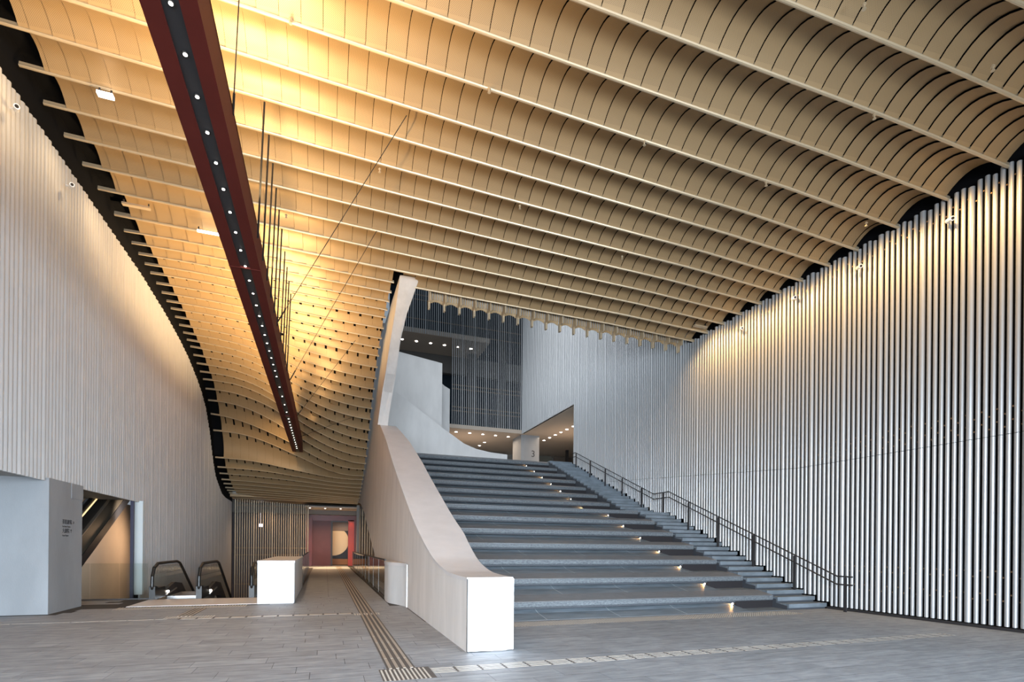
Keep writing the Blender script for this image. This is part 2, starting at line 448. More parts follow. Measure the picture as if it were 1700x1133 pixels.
while y < 32.6:
    wide = (k % 7 == 3)
    r = .056 if wide else .040
    y += .018 if wide else .0
    z0 = .07 if y < 10 else stair_floor(y-.04)+.03
    if y > 24.93: z0 = 9.05
    z1 = interp(12.2, MAINZ)+.0+(.08 if (k*7) % 3 else .02) if y < 15.7 else 18
    seam = 3.75 if y < 11 else (3.75+.079*(y-11))
    me = tube_mesh(r, z0, z1, 12 if y < 14 else 8, seam if y < 24.9 else None)
    link('metal_tube', me, wr, (12.26, y, 0)); ntube += 1
    if y < 15.6 and k % 1 == 0:
        for zz in ((.55, 1.0, 3.9, 4.15, 8.55) if y < 10 else (3.9+.079*max(0, y-11), 8.55)):
            zz += .12*(k % 2)
            if zz > z0+.1: brk.cyl((12.26, y+.065, zz), (12.40, y+.065, zz), .016, 6)
    y += .126+(.018 if wide else 0); k += 1
brk.build('bracket_stub', rod_br, wr, kind='stuff')
MB().box(12.16, 12.4, -4, 10.0, 0, .05).build('baseboard_right', dark, None, kind='structure')

# ------------------------------------------------------------------ left wall of ribs
wl = pempty('wall_left', kind='structure')
# backing in pieces: above the opening, and full height beyond it
MB().box(-5.75, -5.56, 2, 37.2, 2.86, 11.2).box(-5.75, -5.56, 19.55, 37.2, -4, 2.86).build('wall_backing', black, wl)
TOPL = [(0, 9.9), (11.7, 9.9), (19.5, 9.93), (22, 9.8), (24, 9.6), (25.5, 9.35), (27, 8.95), (28, 8.6), (29, 8.05), (30, 7.0), (30.7, 5.9), (31.5, 5.1), (32.3, 4.75), (33.3, 4.35), (34.5, 4.2), (36.6, 4.15)]
y = 9.0; k = 0
while y < 36.7:
    z1 = interp(y, TOPL)+.03*((k*5) % 2); z0 = 2.80 if y < 19.55 else -4
    n = 6; mb = MB(); wd = .145
    # half-round rib facing +x
    for zz in (z0, z1):
        for i in range(n+1):
            t = -math.pi/2+math.pi*i/n; mb.v.append((.066*math.cos(t), wd/2*.93*math.sin(t), zz))
    for i in range(n): mb.f.append((i, i+1, n+2+i, n+1+i)); mb.m.append(0)
    o = len(mb.v); mb.v += mb.v[:2*n+2]
    mb.f.append(tuple(range(o+n, o-1, -1))); mb.m.append(0); mb.f.append(tuple(range(o+n+1, o+2*n+2))); mb.m.append(0)
    link('wall_rib', mb.mesh('wall_rib', rib_m, True), wl, (-5.56 + (.008 if k % 6 == 0 else 0), y, 0))
    y += .15; k += 1
# pale return at the edge of the opening
MB().box(-5.62, -5.40, 19.40, 19.58, -.1, 2.84).build('opening_jamb', mat('jamb_metal', (.62, .68, .70), .5), wl)
MB().box(-5.60, -5.52, 18.95, 19.05, -.3, 2.84).build('opening_jamb', mat('dark_jamb', (.05, .05, .09), .4), wl)
# soffit behind the ribs over the opening
MB().box(-9.5, -5.56, 3, 19.5, 2.86, 3.06).build('opening_soffit', greywall, wl)

# ------------------------------------------------------------------ floor
fl = MB()
PITY = 16.62
def quad(mb, x0, x1, y0, y1, z): mb.add([(x0, y0, z), (x1, y0, z), (x1, y1, z), (x0, y1, z)], [(0, 1, 2, 3)])
quad(fl, -40, 45, -40, PITY, -.003); quad(fl, -1.62, 2.0, PITY, 46, -.003); quad(fl, 2.0, 12.5, PITY, 30, -.003)
quad(fl, 2.0, 8, 30, 46, -.012)
floor = fl.build('floor', grout, None, kind='structure')
slabs = []
row = 0; y = 2.2
while y < 41:
    x = -9.5-random.random()*.6 if y < PITY-.3 else -1.6
    xe = 12.15 if y < 10.2 else 1.88 if y < 13.4 else 1.55
    ln = .85; dp = .34
    x -= [0, .42, .2][row % 3] if y < PITY-.3 else 0
    while x < xe-.02:
        x1 = min(x+ln, xe)
        if not (y > 14.7-.34 and y < PITY and x1 > -4.4 and x < -1.6) and not (y > 13.4 and x < -5.5 and y < 15.3):
            if y+dp <= PITY or x >= -1.61:
                slabs.append((x, x1, y, y+dp))
        x = x1
    y += dp; row += 1
def slab_mb(mb, x0, x1, y0, y1, g=.0028):
    dz = random.uniform(-.0003, .0003); b = 0
    mb.add([(x0+g, y0+g, -.003), (x1-g, y0+g, -.003), (x1-g, y1-g, -.003), (x0+g, y1-g, -.003),
            (x0+g+b, y0+g+b, dz), (x1-g-b, y0+g+b, dz), (x1-g-b, y1-g-b, dz), (x0+g+b, y1-g-b, dz)],
           [(4, 5, 6, 7), (1, 2, 6, 5), (3, 0, 4, 7)])
def inview(s):
    x, y = (s[0]+s[1])/2, (s[2]+s[3])/2; d = x*.335+y*.942; a = (x*.942-y*.335)/max(d, .01)
    return d > 5.4 and abs(a) < 1.02
slabs.sort(key=lambda s: (0 if inview(s) else 1, (s[0]+s[1])*.1675+(s[2]+s[3])*.471))
rest = MB()
for i, s in enumerate(slabs):
    if i < 300: mb = MB(); slab_mb(mb, *s); mb.build('paving_slab', paving, floor)
    else: slab_mb(rest, *s)
rest.build('paving_slab_field', paving, floor, kind='stuff')

# tactile paving set into the floor
def bars_x(mb, x0, x1, y0, y1, nb=4, seg=.31, base=True):
    if base: mb.box(x0, x1, y0, y1, 0, .0015, 1)
    x = x0
    while x < x1-.05:
        e = min(x+seg-.03, x1)
        for j in range(nb):
            yy = lerp(y0, y1, (j+.5)/nb); mb.box(x, e, yy-.010, yy+.010, -.001, .0025)
        x += seg
def bars_y(mb, x0, x1, y0, y1, nb=4, seg=.6):
    mb.box(x0, x1, y0, y1, 0, .0035, 1); y = y0
    while y < y1-.05:
        e = min(y+seg-.012, y1)
        for j in range(nb):
            xx = lerp(x0, x1, (j+.5)/nb); mb.box(xx-.018, xx+.018, y, e, .003, .0085)
        y += seg
def dots(mb, x0, x1, y0, y1, p=.05, base=True):
    if base: mb.box(x0, x1, y0, y1, 0, .0035, 1)
    nx = int((x1-x0)/p); ny = int((y1-y0)/p)
    for i in range(nx):
        for j in range(ny):
            cx = x0+(i+.5)*p; cy = y0+(j+.5)*p; r = p*.26
            mb.add([(cx-r, cy-r, .003), (cx+r, cy-r, .003), (cx+r, cy+r, .003), (cx-r, cy+r, .003),
                    (cx-r*.6, cy-r*.6, .0085), (cx+r*.6, cy-r*.6, .0085), (cx+r*.6, cy+r*.6, .0085), (cx-r*.6, cy+r*.6, .0085)],
                   [(4, 5, 6, 7), (0, 1, 5, 4), (1, 2, 6, 5), (2, 3, 7, 6), (3, 0, 4, 7)])
def strip(name, fn, label, mats=(None,)):
    o = empty(name, (0, 0, 0), label=label, category='tactile paving', group='tactile paving strips on the floor')
    mb = MB(); fn(mb); mb.build('stud_field', [tact, tact_dark], o, kind='stuff'); return o
slate_base = mat('tactile_grey', (.2, .19, .185), .6)
strip('tactile_strip', lambda m: bars_y(m, .72, 1.06, 6.5, 40.5), 'long ribbed tactile strip running down the middle of the passage to the red doorway')
strip('tactile_tile', lambda m: dots(m, .62, 1.22, 5.92, 6.5), 'studded tactile tile where the two ribbed strips meet in front of the stair wall')
def fnx(m): bars_x(m, 1.22, 10.6, 6.13, 6.43, base=False); [m.box(1.2+.31*i, 1.23+.31*i, 6.14, 6.42, 0, .001, 1) for i in range(31)]
strip('tactile_strip', fnx, 'ribbed tactile strip crossing the floor in front of the stairs towards the right wall')
strip('tactile_strip', lambda m: dots(m, 2.95, 10.6, 9.25, 9.85, .06, False), 'studded warning band along the foot of the grey stairs')
strip('tactile_tile', lambda m: dots(m, .6, 1.2, 11.75, 12.05, base=False), 'small studded tile crossing the passage strip beside the stair wall')
strip('tactile_tile', lambda m: (m.box(-2.75, .59, 12.05, 12.19, 0, .003), [m.box(-2.75+.3*i, -2.71+.3*i, 12.0, 12.22, .003, .004, 1) for i in range(12)]), 'flat pale strip linking the passage strip to the escalator tiles')
strip('tactile_strip', lambda m: bars_x(m, -7.2, -2.95, 12.05, 12.2, 1, .45, False), 'worn faint strip running left in front of the grey concrete pillar')
strip('tactile_tile', lambda m: dots(m, -3.05, -2.1, 12.2, 12.5, base=False), 'studded tile below the slanted ribs before the escalators')
strip('tactile_strip', lambda m: bars_y(m, -2.9, -2.6, 12.5, 14.0), 'short ribbed strip leading up to the escalator landing')
strip('tactile_strip', lambda m: dots(m, -4.5, -1.75, 14.05, 14.55, .06, base=False), 'studded warning band along the pale escalator landing plate')

# ------------------------------------------------------------------ staircase
st = empty('staircase', (0, 0, 0), label='broad grey slate staircase of deep seating terraces with narrow steps along the right wall', category='staircase')
RZ = .4275
XS = 10.9
TY = [10.5+1.04*k for k in range(7)]+[18.81+1.04*k for k in range(7)]      # front edge of each terrace
def TZ(k): return .33+RZ*k                                                # and its height
foot = lambda k: (TY[k]-.5, RZ*k)                                         # foot of the slanted riser below terrace k
prof = [foot(0)]
for k in range(14):
    prof += [(TY[k], RZ*k+.035), (TY[k]+.35, RZ*k+.045), (TY[k]+.47, TZ(k)-.14), (TY[k]+.03, TZ(k)-.13), (TY[k]+.03, TZ(k)-.03)]
    if k < 13: prof.append(foot(k+1))
prof = [(y, z-.035) for y, z in prof]+[(25.2, 5.94), (27, 5.94), (27, 0)]
MB().prism_x(prof, 2.3, XS).build('stair_core', [recess_shade], st)
def slab_piece(name, poly, x0, x1, m, g=.003): return MB().prism_x(poly, x0+g, x1-g).build(name, m, st)
for k, ty in enumerate(TY):
    T = TZ(k); b0 = RZ*k
    off = (k*.83) % 1.75
    xs = [2.3]+[x for x in (2.6+off+1.75*i for i in range(-1, 6)) if 2.7 < x < XS-.3]+[XS]
    fy, fz = foot(k)
    if k == 0: fz = .004
    for a_, b_ in zip(xs, xs[1:]):
        if b_ > 9.72: b_ = 9.72
        if a_ >= b_: continue
        slab_piece('riser_slab', [(fy, fz), (ty, b0+.08), (ty+.32, T-.13), (ty+.32, T-.17), (ty, b0+.04), (fy, fz-.03)], a_, b_, slate)
    for a_, b_ in [(0, q) for q in xs[1:-1] if q < 9.6]: slab_piece('joint_line', [(fy, fz+.0015), (ty, b0+.0815), (ty+.32, T-.129), (ty+.32, T-.15), (ty, b0+.05), (fy, fz-.02)], b_-.004, b_+.004, joint_m, 0)
    MB().prism_x([(fy, fz), (ty+.1, b0+.014), (ty+.1, b0-.03), (fy, fz-.03)], 9.725, XS).build('riser_slab', slate, st)
    ny, nz = foot(k+1) if k < 13 else (25.3, 5.985)
    slab_piece('tread_slab', [(ty, T), (ny+.01, nz+.002), (ny+.01, nz-.03), (ty, T-.012)], 2.3, XS, slate_face, 0)
    MB().prism_x([(ty-.006, T-.016), (ty+.5, T-.016), (ty+.5, T-.13), (ty+.012, T-.13), (ty-.006, T-.11)], 2.3, XS).build('nosing', slate_edge, st)
    # black steel lamp box at the right end of the recess under the edge
    bxo = MB().prism_x([(ty+.012, b0+.012), (ty+.012, T-.135), (ty+.46, T-.135), (ty+.3, b0+.012)], 9.72, XS).build('lamp_box', steel_black, st)
    if k != 7:
        MB().cyl((9.7195, ty+.12, b0+.125), (9.708, ty+.12, b0+.125), .022, 10).build('lens', spot_m, bxo)
    # the lamp's light grazes the riser to the left, and a fainter one to the right
    spot('step_light', (9.69, ty+.10, b0+.13), (8.9, ty-.05, b0+.0), 26, (1, .5, .16), 80, .9, .02)
    spot('step_light', (XS+.03, ty+.03, b0+.13), (XS+.9, ty+.05, b0+.10), 3, (1, .5, .16), 80, .9, .02)
fine = [(10.0+.3467*n, .1425*(n+1)) for n in range(20)]+[(17.62+.3467*n, .1425*(n+21)) for n in range(22)]
for i, (yy, zz) in enumerate(fine):
    y1 = fine[i+1][0] if i < len(fine)-1 else 26
    MB().box(XS+.002, 12.17, yy, y1+.08, zz-.10, zz).build('step', slate, st)
cp = [(10.05, -.02)]
for i, (yy, zz) in enumerate(fine): cp += [(yy+.05, zz-.1425), (yy+.05, zz-.05)]
MB().prism_x(cp+[(26, 5.9), (26, 0)], XS, 12.17).build('step_core', recess_shade, st)
MB().box(2.6, XS, 9.97, 10.3, -.01, .004).build('foot_slab', slate, st)
# upper landing
MB().box(2.3, 19.4, 25.3, 39.5, 5.86, 5.985).build('landing', slate, st)

# handrail
hr = empty('handrail', (0, 0, 0), label='black double handrail on flat posts climbing the stairs beside the tube wall', category='handrail')
for dz in (0, -.2):
    pts = [(11.9, 9.1, .86+dz), (11.9, 9.5, .86+dz), (11.9, 16.28, 3.6+dz), (11.9, 17.22, 3.6+dz), (11.9, 24.0, 6.33+dz), (11.9, 24.35, 6.33+dz)]
    MB().path(pts, .019, 8).build('rail', dark, hr, smooth=True)
for yy in (9.28, 10.75, 12.2, 13.68, 15.15, 16.6, 18.05, 19.5, 20.95, 22.4, 23.9):
    zt = interp(yy, [(9.1, .86), (9.5, .86), (16.28, 3.6), (17.22, 3.6), (24.0, 6.33)])
    MB().box(11.885, 11.915, yy-.035, yy+.035, stair_floor(yy), zt-.03).cyl((11.9, yy, zt-.2), (11.9, yy, zt-.02), .022, 6).build('post', dark, hr)

# ------------------------------------------------------------------ stair wall (parapet)
pw = empty('stair_wall', (0, 0, 0), label='pale concrete wall sweeping up the left side of the stairs with a smooth curved coping', category='wall')
OUT = [(7.22, 1.05), (7.9, 1.055), (8.5, 1.08), (9.0, 1.14), (9.5, 1.22), (9.97, 1.33), (10.98, 1.64), (12.4, 2.16), (13.98, 2.85), (15.7, 3.62), (17.3, 4.38), (19.1, 5.28), (21.57, 6.34)]
def smooth_curve(p, n=4):
    out = []
    for i in range(len(p)-1):
        p0, p1, p2, p3 = p[max(i-1, 0)], p[i], p[i+1], p[min(i+2, len(p)-1)]
        for k in range(n):
            t = k/n; y = lerp(p1[0], p2[0], t)
            m1 = (p2[1]-p0[1])/(p2[0]-p0[0])*(p2[0]-p1[0]); m2 = (p3[1]-p1[1])/(p3[0]-p1[0])*(p2[0]-p1[0])
            out.append((y, (2*t**3-3*t*t+1)*p1[1]+(t**3-2*t*t+t)*m1+(3*t*t-2*t**3)*p2[1]+(t**3-t*t)*m2))
    return out+[p[-1]]
OUT = smooth_curve(OUT)
WIN = [(7.22, 2.59), (8.2, 2.62), (9.2, 2.7), (10.2, 2.8), (11.5, 2.93), (17, 2.93), (19, 2.82), (21.6, 2.65)]
ARCH = [(22.0, 0), (22.03, 1.13), (23.48, 1.55), (25.98, 2.27), (29.44, 3.35), (32.36, 3.96), (34.14, 4.2)]
poly = [(7.22, 0)]+OUT+[(20.6, 7.4), (19.66, 7.83), (18.5, 8.62), (17.6, 9.15), (16.81, 9.62), (16.5, 9.9), (24, 10.4), (37, 9), (37, 4.4)]+ARCH[::-1]
def xo(z): return 1.9+.0235*max(0, z-1)
n = len(poly); mb = MB()
# outer side face (ngon, split into quads along y for clean shading) and hidden inner face
mb.add([(xo(z), y, z) for y, z in poly], [tuple(range(n-1, -1, -1))])
mb.add([(xo(z)+.3, y, z) for y, z in poly], [tuple(range(n))])
mb.add([(xo(z), y, z) for y, z in poly]+[(xo(z)+.3, y, z) for y, z in poly], [(i, (i+1) % n, n+(i+1) % n, n+i) for i in range(n)])
mb.build('wall_panel', conc_warm, pw)
mb = MB(); vs = []
for y, z in OUT:
    xi = interp(y, WIN); vs += [(xo(z)-.004, y, z+.012), (xi, y+.0, z+.012), (xi, y, z-1.2 if z > 2 else 0), (xo(z)-.004, y, z-.045)]
vs2 = vs
fs = []
for i in range(len(OUT)-1):
    a = 4*i; fs += [(a, a+1, a+5, a+4), (a+1, a+2, a+6, a+5), (a+3, a, a+4, a+7)]
mb.add(vs, [f for q, f in enumerate(fs) if q % 3])
top = MB(); top.add([v for q, v in enumerate(vs) if q % 4 < 2], [(2*i, 2*i+1, 2*i+3, 2*i+2) for i in range(len(OUT)-1)]); top.build('coping', stone_top, pw, smooth=True)
mb.add([(1.896, 7.218, 1.0), (2.592, 7.218, 1.0), (2.592, 7.218, 1.063), (1.896, 7.218, 1.063)], [(0, 1, 2, 3)]); mb.build('coping', stone_top, pw)
# upright leaning end of the wall, widening towards the stairs
Lo = [(1.93, 21.57, 6.345), (2.0, 20.6, 7.4), (2.02, 19.66, 7.83), (2.06, 18.5, 8.62), (2.09, 17.6, 9.15), (2.13, 16.81, 9.62), (2.14, 16.5, 9.9)]
Li = [(2.31, 21.57, 6.38), (2.40, 20.6, 7.42), (2.41, 19.66, 7.9), (2.40, 18.5, 8.66), (2.47, 17.6, 9.17), (2.62, 16.81, 9.64), (2.70, 16.5, 9.9)]
Lo = [(x, y-.012, z) for x, y, z in Lo]; Li = [(x, y-.012, z) for x, y, z in Li]
mb = MB(); vs = []
for a, b in zip(Lo, Li): vs += [a, b]
mb.add(vs, [(2*i, 2*i+1, 2*i+3, 2*i+2) for i in range(len(Lo)-1)]); mb.build('leaning_end', conc_warm, pw, smooth=True)
mb = MB(); vs = []
for b in Li: vs += [b, (b[0], b[1]+3, b[2])]
mb.add(vs, [(2*i, 2*i+1, 2*i+3, 2*i+2) for i in range(len(Li)-1)]); mb.build('leaning_end', conc_warm, pw)
MB().box(1.905, 2.59, 7.18, 7.215, .015, 1.045).build('end_panel', white, pw, label='blank white end panel')
MB().box(1.895, 1.9, 7.19, 7.215, .01, 1.04).build('shadow_joint', dark, pw)
MB().box(1.9, 2.5, 7.22, 9.4, 0, 1.0).build('wall_core', conc_warm, pw)
MB().prism_x([(9.4, 0), (21.5, 0), (24.5, 0), (24.5, 6.2), (21.57, 6.2), (19.1, 5.1), (15.7, 3.4), (12.4, 1.95), (9.4, 1.0)], 2.1, 2.55).build('wall_core', conc_warm, pw)

# low curved wall end beside it
mb = MB(); cv = [(1.895-.33*(.5-.5*math.cos(math.pi*i/16)), 12.95+1.4*i/16) for i in range(17)]+[(1.565, 14.8), (1.60, 15.3), (1.895, 15.3)]
mb.prism_z(cv, 0, 1.06); mb.prism_z([(x-.012 if x < 1.89 else x, y) for x, y in cv], 1.0, 1.075, 1)
o = mb.build('curved_plinth', [conc, stone_top], None); o['label'] = 'low rounded concrete plinth against the stair wall at the end of the glass balustrade'; o['category'] = 'plinth'
MB().box(1.875, 1.9, 12.93, 12.96, .0, 1.05).build('edge_trim', white, o)

# ------------------------------------------------------------------ white block by the escalators
wb = empty('escalator_plinth', (0, 0, 0), label='white boxy plinth with stone top at the right of the escalators', category='plinth')
MB().box(-1.6, -.76, 14.6, 20.2, 0, 1.05).build('body', conc, wb)
MB().box(-1.6, -.74, 14.57, 14.6, .02, 1.06).build('end_panel', mat('pale_panel', (.66, .69, .73), .4), wb, label='blank white end panel')
MB().box(-1.61, -.73, 14.58, 20.2, 1.05, 1.10).build('top', stone_top, wb)

# ------------------------------------------------------------------ glass balustrades
post_m = mat('glass_joint', (.30, .32, .33), .5)
def balustrade(name, label, x0, y0, x1, y1, n, h=1.1, gm=glass_dark, rail=True):
    r = empty(name, (0, 0, 0), label=label, category='balustrade', group='glass balustrades around the passage and well')
    for i in range(n):
        a, b = (i+.01)/n, (i+.99)/n
        mb = MB(); xa, ya, xb, yb = lerp(x0, x1, a), lerp(y0, y1, a), lerp(x0, x1, b), lerp(y0, y1, b)
        mb.add([(xa, ya, .02), (xb, yb, .02), (xb, yb, h-.03), (xa, ya, h-.03)], [(0, 1, 2, 3)]); mb.build('glass_pane', gm, r)
        if not rail: continue
        mb = MB(); mb.box(xb-.006, xb+.006, yb-.006, yb+.006, .02, h-.03); mb.build('post', post_m, r)
    if rail: MB().cyl((x0, y0, h), (x1, y1, h), .025, 8).build('rail', dark, r)
    MB().box(min(x0, x1)-.02, max(x0, x1)+.02, y0, y1, 0, .03).build('base_channel', dark, r)
    return r
balustrade('glass_balustrade', 'smoked glass balustrade running from the rounded plinth to the red doorway', 1.62, 15.3, 1.72, 36.5, 10)
balustrade('glass_balustrade', 'smoked glass balustrade behind the white plinth along the escalator well', -.78, 20.2, -.98, 36.5, 9)
balustrade('glass_balustrade', 'low glass screen along the well between the pillar and the escalators', -6.45, 16.66, -4.5, 16.64, 3, 1.0, glass, False)

# ------------------------------------------------------------------ escalators going down
land = MB().box(-4.42, -1.62, 14.72, 16.44, -.01, .006).build('escalator_landing', mat('landing_plate', (.70, .66, .64), .4, .2), None)
land['label'] = 'pale metal landing plate in front of the two escalators'; land['category'] = 'floor plate'
def escalator(xa, xb, label):
    r = empty('escalator', (0, 0, 0), label=label, category='escalator', group='descending escalators')
    prof = [(17.0, .0), (16.62, .10), (16.50, .35), (16.52, .62), (16.66, .84), (17.02, .96), (19.02, .96), (19.35, .90), (19.8, .66), (29.0, -4.65)]
    for x in (xa, xb):
        if x is None: continue
        MB().path([(x, y, z) for y, z in prof], .042, 8).build('handrail', rubber, r, smooth=True)
        g = [(17.0, .02), (16.72, .12), (16.62, .4), (16.66, .62), (16.78, .8), (17.05, .9), (19.0, .9), (19.3, .84), (19.75, .6), (29, -4.75), (29, -5.6), (19.5, -.2), (19.0, -.05)]
        mb = MB(); mb.add([(x, y, z) for y, z in g], [tuple(range(len(g)))]); mb.build('glass_side', glass, r)
        MB().prism_x([(16.5, .0), (16.5, .34), (16.62, .36), (16.8, .30), (17.45, .30), (17.5, .0)], x-.07, x+.07).build('newel_base', rubber, r)
        k_ = MB().prism_x([(17.5, 0), (17.5, .16), (18.6, .34), (19.4, .26), (29, -5.3), (29, -5.6), (19.2, -.15)], x-.05, x+.05).build('skirt', dark, r)
        MB().prism_x([(17.6, .02), (18.7, .14), (18.7, .17), (17.6, .05)], x+.05, x+.08).build('skirt_trim', steel, k_)
        MB().cyl((x+.05, 17.75, .12), (x+.09, 17.75, .12), .034, 12).build('lamp', spot_m, k_)
    a, b = xa+.08, (xb if xb is not None else xa+.9)-.08
    mb = MB()
    for i in range(24):
        yy = 17.6+.4*i; zz = -.005 if i < 4 else -.005-.23*(i-3)
        mb.box(a, b, yy, yy+.395, zz-.25, zz)
    mb.build('steps', steel, r, kind='stuff')
    return r
escalator(-4.37, -3.27, 'left descending escalator with black handrails and glass sides beside the ribbed wall')
escalator(-1.96, None, 'right descending escalator half hidden behind the white plinth')

# well around the escalators
pit = MB(); pit.box(-9.5, -.95, 16.64, 40, -4.6, -4.5); pit.box(-1.62, -1.5, 16.62, 40, -4.6, -.03); pit.box(-9.6, -1.6, 16.5, 16.62, -4.6, -.03)
pit.build('trim_1', greywall, None, kind='structure')

# ------------------------------------------------------------------ tube screens at the end of the passage
def screen(name, label, xs, y, zf, r, rails, x0, x1, every=8, m=None, nseg=8):
    s = empty(name, (0, 0, 0), label=label, category='screen', group='screens of vertical tubes')
    for i, x in enumerate(xs):
        z0, z1 = zf(x); rr = r*1.6 if i % every == 0 else r
        me = tube_mesh(rr, z0, z1, nseg, None, 'metal_tube', m or tube_m)
        link('metal_tube', me, s, (x, y, 0))
    for z, xa, xb in rails: MB().cyl((xa, y+.09, z), (xb, y+.09, z), .018, 6).build('cross_rail', rod_br, s)
    return s
warm_tube = mat('champagne_tube', (.62, .52, .38), .4, .4)
xs = [-5.36+.1335*i for i in range(33)]
screen('tube_screen', 'screen of slim champagne tubes across the escalator well left of the red doorway', xs, 37.0,
       lambda x: (-4.4 if x < -1.75 else .5, 4.40-.062*(x+5.4)), .025, [(4.0, -5.4, -1.08), (1.3, -5.4, -1.08), (.85, -5.4, -1.6), (-1.0, -5.4, -1.7)], 0, 0, 8, warm_tube)
xs = [2.05+.16*i for i in range(14)]
screen('tube_screen', 'short screen of champagne tubes between the stair wall and the red doorway', xs, 37.0,
       lambda x: (0.02, 4.0), .03, [], 0, 0, 20, warm_tube)
MB().box(1.95, 2.12, 36.3, 36.6, 0, 4.2).build('trim_2', greywall, None, kind='structure')

# ------------------------------------------------------------------ red doorway
po = empty('red_portal', (0, 0, 0), label='dark red panelled portal with a black framed doorway at the end of the passage', category='portal')
MB().box(-1.35, -.9, 40.6, 41.3, 0, 3.5).build('side_panel', red_wall, po)
MB().box(-.9, .38, 40.9, 41.2, 0, 3.35).build('front_panel', mat('plum_red_panel', (.12, .035, .04), .5, 0, .15, 2), po)
MB().box(-1.35, 2.2, 40.85, 41.1, 3.32, 3.75).build('lintel', red_wall, po)
MB().box(.38, .5, 40.8, 41.3, 0, 3.3).build('door_frame', dark, po)
MB().box(.5, 1.6, 40.85, 41.1, 3.22, 3.32).build('door_head', dark, po)
MB().box(1.6, 2.02, 40.85, 41.2, 0, 3.4).build('side_panel', red_hot, po, label='bright red side panel')
MB().box(2.02, 2.3, 40.7, 41.2, 0, 3.75).build('side_panel', red_wall, po)
art = empty('wall_mural', (0, 0, 0), label='black wall panel with a large gold half disc seen through the red doorway', category='artwork')
MB().box(-.2, 2.6, 44.5, 44.6, .45, 2.7).build('black_panel', dark, art)
dm = MB(); pts = [(.62+1.16*math.cos(t*math.pi/32-math.pi/2), 1.85+1.16*math.sin(t*math.pi/32-math.pi/2)) for t in range(64)]
pts = [(x, min(z, 2.68)) for x, z in pts]
dm.prism_y(pts, 44.47, 44.5); dm.build('gold_disc', gold, art)
MB().box(-3, 7, 44.6, 44.8, 0, 5).build('wall_back', mat('warm_wall', (.50, .36, .27), .6), None, kind='structure')
MB().box(.5, 2.6, 43.4, 44.0, 0, .42).build('timber_bench', timber, None, label='long orange timber bench beyond the red doorway', category='bench')
MB().box(2.3, 3.6, 39.5, 39.9, 0, .5).build('timber_bench', timber, None, label='orange timber bench seen through the glass balustrade right of the red doorway', category='bench')
# soffit strip with downlights in front of the portal, grey band behind
so = MB().box(-1.3, 2.2, 37.3, 40.0, 4.03, 4.12).build('ceiling', beige, None, kind='structure')
MB().box(-6, 8, 40.0, 41, 3.72, 4.6).build('bulkhead', mat('grey_bulkhead', (.16, .15, .14), .6), so)
for x in (-1.0, -.03, .98): MB().cyl((x, 38.0, 4.02), (x, 38.0, 4.034), .055, 12).build('downlight', spot_m, so)
MB().box(-9, -1.35, 41.5, 41.7, -5, 5).build('wall_back', mat('dark_plum_wall', (.07, .055, .06), .5, 0, .3, .8), None, kind='structure')
MB().box(2.3, 9, 41.2, 41.4, 0, 5).build('wall_back', brown, None, kind='structure')
MB().box(-9, 9, 37.4, 42, 4.6, 4.7).build('ceiling', dark, None, kind='structure')
sc = MB().box(-4.24, -4.2, 40.01, 40.04, 2.95, 3.72).box(-4.35, -4.1, 40.0, 40.05, 2.75, 2.95).build('lit_sign', mat('lit_sign_face', (1, 1, 1), .5, emit=((.85, .85, 1), 3)), None, label='small lit white sign glimpsed behind the champagne tube screen', category='sign')
for (x, y, z, p) in ((0, 38.2, 3.9, 900), (-2, 31, 3.6, 60), (.2, 34.5, 3.95, 120), (1.3, 42.8, 3.8, 260), (-3.5, 36.2, 3.9, 140), (-1.8, 36.2, 3.9, 90), (3.2, 36.2, 3.8, 60)):
    if p: spot('passage_light', (x, y, z), (x, y+.01, 0), p, (1, .62, .34), 150, 1, .2)
area('passage_strip_light', (.3, 37.3, 3.98), (0, 0, -1), 3, .15, 110, (1, .68, .36), 70)
spot('passage_light', (.5, 38.6, .3), (.5, 38.6, 4), 60, (1, .68, .4), 150, 1, .2)  # unseen upward spot, added to light the soffit like bounce off the floor
spot('red_wall_light', (1.8, 40.6, 3.55), (1.8, 41.0, 1.5), 25, (1, .45, .25), 60, .9, .05)

# ------------------------------------------------------------------ left: pillar, glazed opening with rising escalator
pc = empty('concrete_pillar', (0, 0, 0), label='thick grey concrete pillar under the ribbed wall at the left edge', category='pillar')
MB().box(-9.2, -5.45, 13.58, 15.18, 0, 2.86).build('shaft', conc_grey, pc)
MB().box(-5.60, -5.44, 14.6, 15.2, 2.52, 2.86).build('cap_panel', conc_grey, pc)
def text(s, loc, rot, size, parent, m=ink, ex=.001):
    cu_ = bpy.data.curves.new('lettering', 'FONT'); cu_.body = s; cu_.size = size; cu_.extrude = ex
    cu_.materials.append(m); o = bpy.data.objects.new('lettering', cu_); COL.objects.link(o)
    o.location = loc; o.rotation_euler = rot; o.parent = parent; return o
for i, (s, sz) in enumerate((('\u8336\u9928\u5287\u5834 \u2197', .115), ('Tea House Theatre', .05), ('\u5927\u5287\u9662 \u2191', .115), ('Grand Theatre', .05))):
    text(s, (-5.445, 14.17, 1.93-[0, .08, .2, .28][i]), (math.pi/2, 0, math.pi/2), sz, pc)
gw = MB().box(-8.3, -8.1, 15, 36, -4.5, 3.2).build('wall_left', mat('beige_plaster', (.47, .42, .37), .7, 0, .08, 1), None, kind='structure')
re = empty('escalator', (0, 0, 0), label='dark rising escalator seen from below through the opening behind the pillar', category='escalator')
t30 = math.tan(math.radians(29.8))
